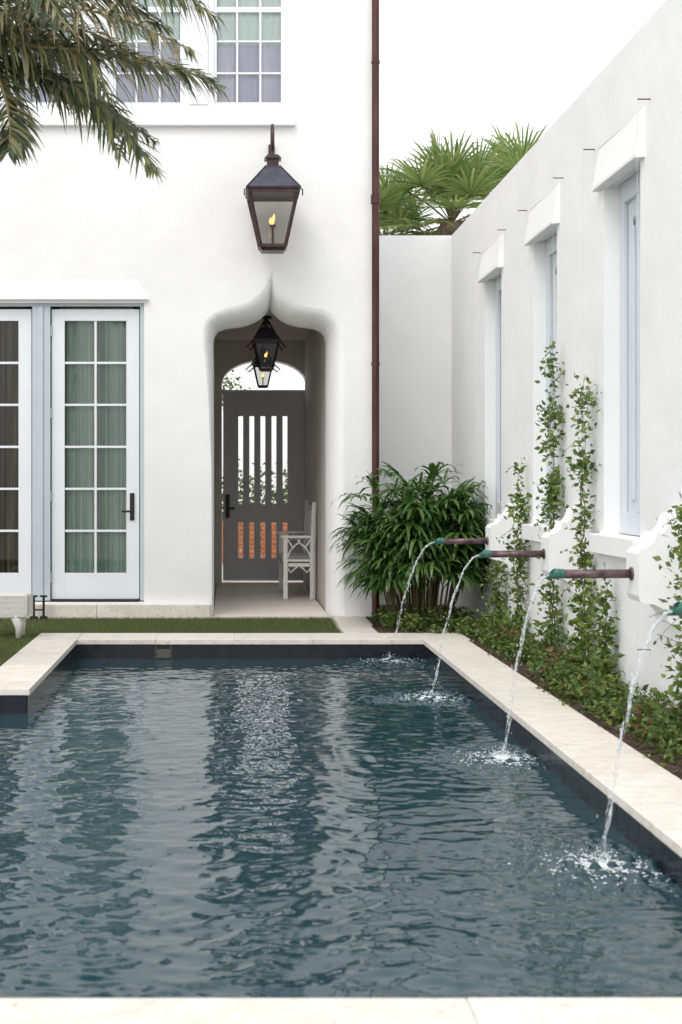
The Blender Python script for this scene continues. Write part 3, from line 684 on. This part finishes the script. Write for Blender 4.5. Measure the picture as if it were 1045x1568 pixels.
# lady palm
e=empty('lady_palm_bush'); mb=MB(); cm=MB()
for i in range(76):
    a=R.random()*6.28; r_=math.sqrt(R.random()); bx=1.80+.28*r_*math.cos(a); by=13.3+.36*r_*math.sin(a)
    h=R.uniform(.5,1.46)*(1-.25*r_); lean=.24*r_; tip=Vector((bx+lean*math.cos(a),by+lean*math.sin(a),h)); cm.tube([(bx,by,-.02),((bx+tip.x)/2,(by+tip.y)/2,h*.5),tip],[.011,.010,.008],'cane',5)
    for j in range(R.randint(5,6)):
        az=a+R.gauss(0,1.2) if r_>.4 else R.random()*6.28; el=R.uniform(.0,1.15); d=Vector((math.cos(az)*math.cos(el),math.sin(az)*math.cos(el),math.sin(el)))
        st=tip-UP*R.random()*.3*min(1,h); pl=R.uniform(.10,.22); hub=st+d*pl; 
        if hub.x>2.2: hub.x=2.2
        cm.tube([st,hub],.003,'cane',3)
        S=d.cross(UP); S.normalize(); U=S.cross(d); ns=R.randint(6,8)
        for q_ in range(ns):
            th=(q_/(ns-1)-.5)*2.5+R.uniform(-.1,.1); dd=(d*math.cos(th)+S*math.sin(th)).normalized(); L_=R.uniform(.25,.38)*(1-.12*abs(th)); dr=R.uniform(.2,.65)
            q=[hub,hub+dd*L_*.3+UP*L_*.03,hub+dd*L_*.62-UP*L_*dr*.18,hub+dd*L_*.86-UP*L_*dr*.6,hub+dd*L_*.98-UP*L_*dr*1.0]
            q=[Vector((min(p.x,2.385),p.y,max(p.z,0.0))) for p in q]
            mb.strip(q,[.005,.0175,.018,.012,.002],(dd.cross(UP)+U*R.uniform(-.3,.3)).normalized(),'lady')
mb.obj('palm_leaves',e); cm.obj('palm_canes',e)

def leaf(mb,p,size,k,flat=None):
    d=Vector((R.gauss(0,1),R.gauss(0,1),R.gauss(0,.7))).normalized(); s_=d.cross(Vector((R.gauss(0,1),R.gauss(0,1),R.gauss(0,1)))).normalized(); n_=d.cross(s_)
    a=p; b=p+d*size*.4+s_*size*.3+n_*size*.06; c=p+d*size; e_=p+d*size*.4-s_*size*.3+n_*size*.06
    i=len(mb.v); mb.v += [tuple(a),tuple(b),tuple(c),tuple(e_)]; mi=mb.mi(k)
    mb.f += [(i,i+1,i+2),(i,i+2,i+3)]; mb.m += [mi,mi]
def clampx(v): v.x=min(v.x,WX-.006); v.z=max(v.z,-.01); return v
def vine(y,top,dens,base_r,base_h):
    e=empty('climbing_vine'); mb=MB(); x=WX-.075
    for s_ in range(3):
        pts=[]; ph=R.random()*6
        hh=top*(1 if s_==0 else R.uniform(.6,.95))
        for i in range(40):
            t=i/39; pts.append((x+.018*math.sin(t*25+ph),y+.022*math.cos(t*22+ph)+.01*s_,t*hh))
        mb.tube(pts,[.004*(1-t_/60) for t_ in range(40)],'cane',4)
    n=int(top*dens)
    clumps=[(R.uniform(.2,top),R.uniform(.03,.10),R.uniform(.05,.15)) for _ in range(int(top*6))]
    for i in range(n):
        if R.random()<.78:
            cz,cr,ch=R.choice(clumps); p=Vector((x+R.gauss(0,cr*.55),y+R.gauss(0,cr),cz+R.gauss(0,ch*.6)))
        else: p=Vector((x+R.gauss(0,.02),y+R.gauss(0,.03),R.uniform(0,top)))
        if p.z>top+.08: continue
        leaf(mb,clampx(p),R.uniform(.026,.062),'vine')
    for i in range(int(base_r*1700)):
        hh=abs(R.gauss(0,base_h*.55)); w=base_r*max(.15,1-hh/(base_h*1.5))
        p=Vector((WX-.03-abs(R.gauss(0,.08)),y+R.gauss(0,w*.5),hh)); leaf(mb,clampx(p),R.uniform(.03,.065),'vine')
    for i in range(8):
        z0=R.uniform(.3,top); d=Vector((R.gauss(0,.3)-.3,R.gauss(0,.6),R.uniform(-.5,.9))).normalized(); p=Vector((x,y,z0)); q=[]
        for j in range(7): q.append(clampx(p+d*j*.03-UP*.0012*j*j)); 
        mb.tube(q,.0015,'cane',3)
        for j in q: leaf(mb,j,R.uniform(.02,.045),'vine')
    mb.obj('vine_foliage',e)
vine(11.32,1.50,340,.2,.5); vine(10.16,2.34,360,.22,.6); vine(9.28,2.0,340,.24,.66); vine(7.20,1.15,340,.14,.4); vine(12.2,.72,300,.16,.35); vine(8.75,.72,260,.22,.45)
mb=MB()
y=4.6
clm=[]
while y<13.4:
    x0=CXO+.08 if y<12.3 else 1.4
    for _ in range(4 if y<12.3 else 5): clm.append((R.uniform(x0,WX-.05),y+R.uniform(-.08,.08),R.uniform(.05,.16)*(1.0 if R.random()<.85 else 1.5)))
    y+=.115
for cx,cy,ch in clm:
    k='reddish' if R.random()<.06 else 'cover'
    if R.random()<(.35 if cy<7 else .12): continue
    for i in range(80):
        hz=R.random(); p=Vector((cx+R.gauss(0,.055)*(1-.4*hz),cy+R.gauss(0,.07)*(1-.4*hz),hz*ch+R.gauss(0,.01))); p.x=max(p.x,CXO-.03 if cy<12.2 else 1.3); leaf(mb,clampx(p),R.uniform(.02,.05),k if R.random()<.8 else 'vine')
mb.obj('ground_cover_plants')

# ---------------------------------------------------------------- beyond the gate
mb=MB()
for r_ in range(9):
    for i in range(26):
        x=-2.2+i*.22+(r_%2)*.11; mb.box(x+.004,x+.216,23,23.2,r_*.075+.0,r_*.075+.068,'brick')
mb.obj('brick_wall')
mb=MB()
for i in range(8000):
    leaf(mb,Vector((R.uniform(-2.5,4),R.uniform(24,25),abs(R.gauss(.75,.36)))),R.uniform(.06,.14),'hedge')
mb.obj('hedge')
e=empty('street_tree'); mb=MB(); mb.tube([(-.65,26,-.03),(-.62,26,2),(-.6,26,3)],[.08,.06,.04],'bark'); 
for i in range(7):
    a=i*.9; q=Vector((-.5+.5*math.cos(a),26+.5*math.sin(a),R.uniform(2.8,3.3))); mb.tube([(-.61,26,2.4),q],.02,'bark',5)
    for j in range(120): leaf(mb,q+Vector((R.gauss(0,.2),R.gauss(0,.2),R.gauss(0,.15))),R.uniform(.05,.12),'hedge')
mb.obj('tree_crown',e)

# ---------------------------------------------------------------- ottoman and boot scraper
e=empty('wicker_ottoman'); mb=MB()
mb.box(-2.40,-1.665,11.85,12.2,.17,.36,'wicker'); mb.obj('woven_seat',e,bevel=.03,seg=4)
mb=MB()
for x in (-2.32,-1.745):
    for y in (11.9,12.12): mb.tube([(x,y,-.01),(x,y,.08),(x-.02,y,.19)],[.022,.028,.06],'wicker',8)
for i in range(18): 
    z=.178+i*.0102; mb.tube([(-2.38,11.848,z),(-1.685,11.848,z)],.0045,'wicker',5,False); mb.tube([(-1.663,11.88,z),(-1.663,12.17,z)],.0045,'wicker',5,False)
mb.obj('ottoman_legs',e,smooth=True)
mb=MB()
for p in (52,67):
    x=fx(p)*.985; mb.tube([(x,13.6,-.01),(x,13.6,.20)],.012,'black'); mb.box(x-.034,x+.034,13.575,13.625,.20,.216,'black'); mb.box(x-.034,x+.034,13.575,13.625,-.01,.016,'black')
mb.box(fx(52)*.985,fx(67)*.985,13.597,13.603,.07,.085,'black')
mb.obj('boot_scraper')

# ---------------------------------------------------------------- light
w=bpy.data.worlds.new('World'); scene.world=w; w.use_nodes=True; N=w.node_tree.nodes; L=w.node_tree.links
bg=N['Background']; sky=N.new('ShaderNodeTexSky'); sky.sky_type='NISHITA'; sky.sun_disc=False
sd=Vector((-.38,-.70,1.0)).normalized()
el=math.asin(sd.z); az=math.atan2(sd.x,sd.y)
sky.sun_elevation=el; sky.sun_rotation=az; sky.dust_density=3; sky.air_density=1
hs=N.new('ShaderNodeHueSaturation'); hs.inputs['Saturation'].default_value=.12
L.new(sky.outputs[0],hs.inputs['Color']); L.new(hs.outputs[0],bg.inputs['Color']); bg.inputs['Strength'].default_value=.12
bg2=N.new('ShaderNodeBackground'); bg2.inputs['Color'].default_value=(1,1,1.0,1); bg2.inputs['Strength'].default_value=.86
ad=N.new('ShaderNodeAddShader'); L.new(bg.outputs[0],ad.inputs[0]); L.new(bg2.outputs[0],ad.inputs[1]); L.new(ad.outputs[0],N['World Output'].inputs['Surface'])
sl=bpy.data.lights.new('sun','SUN'); sl.energy=.8; sl.angle=math.radians(30); sl.color=(1,.98,.95)
so=bpy.data.objects.new('sun',sl); col.objects.link(so); so.rotation_euler=sd.to_track_quat('Z','Y').to_euler()

# ---------------------------------------------------------------- camera
cam=bpy.data.cameras.new('camera'); co=bpy.data.objects.new('camera',cam); col.objects.link(co); scene.camera=co
co.location=(0,0,1.3); co.rotation_euler=(math.radians(90),0,0)
cam.sensor_width=36; cam.lens=50; cam.shift_x=.1113; cam.shift_y=-.0293; cam.clip_end=1000
cam.dof.use_dof=True; cam.dof.focus_distance=12; cam.dof.aperture_fstop=4
scene.view_settings.view_transform='Standard'; scene.view_settings.look='None'; scene.view_settings.exposure=0
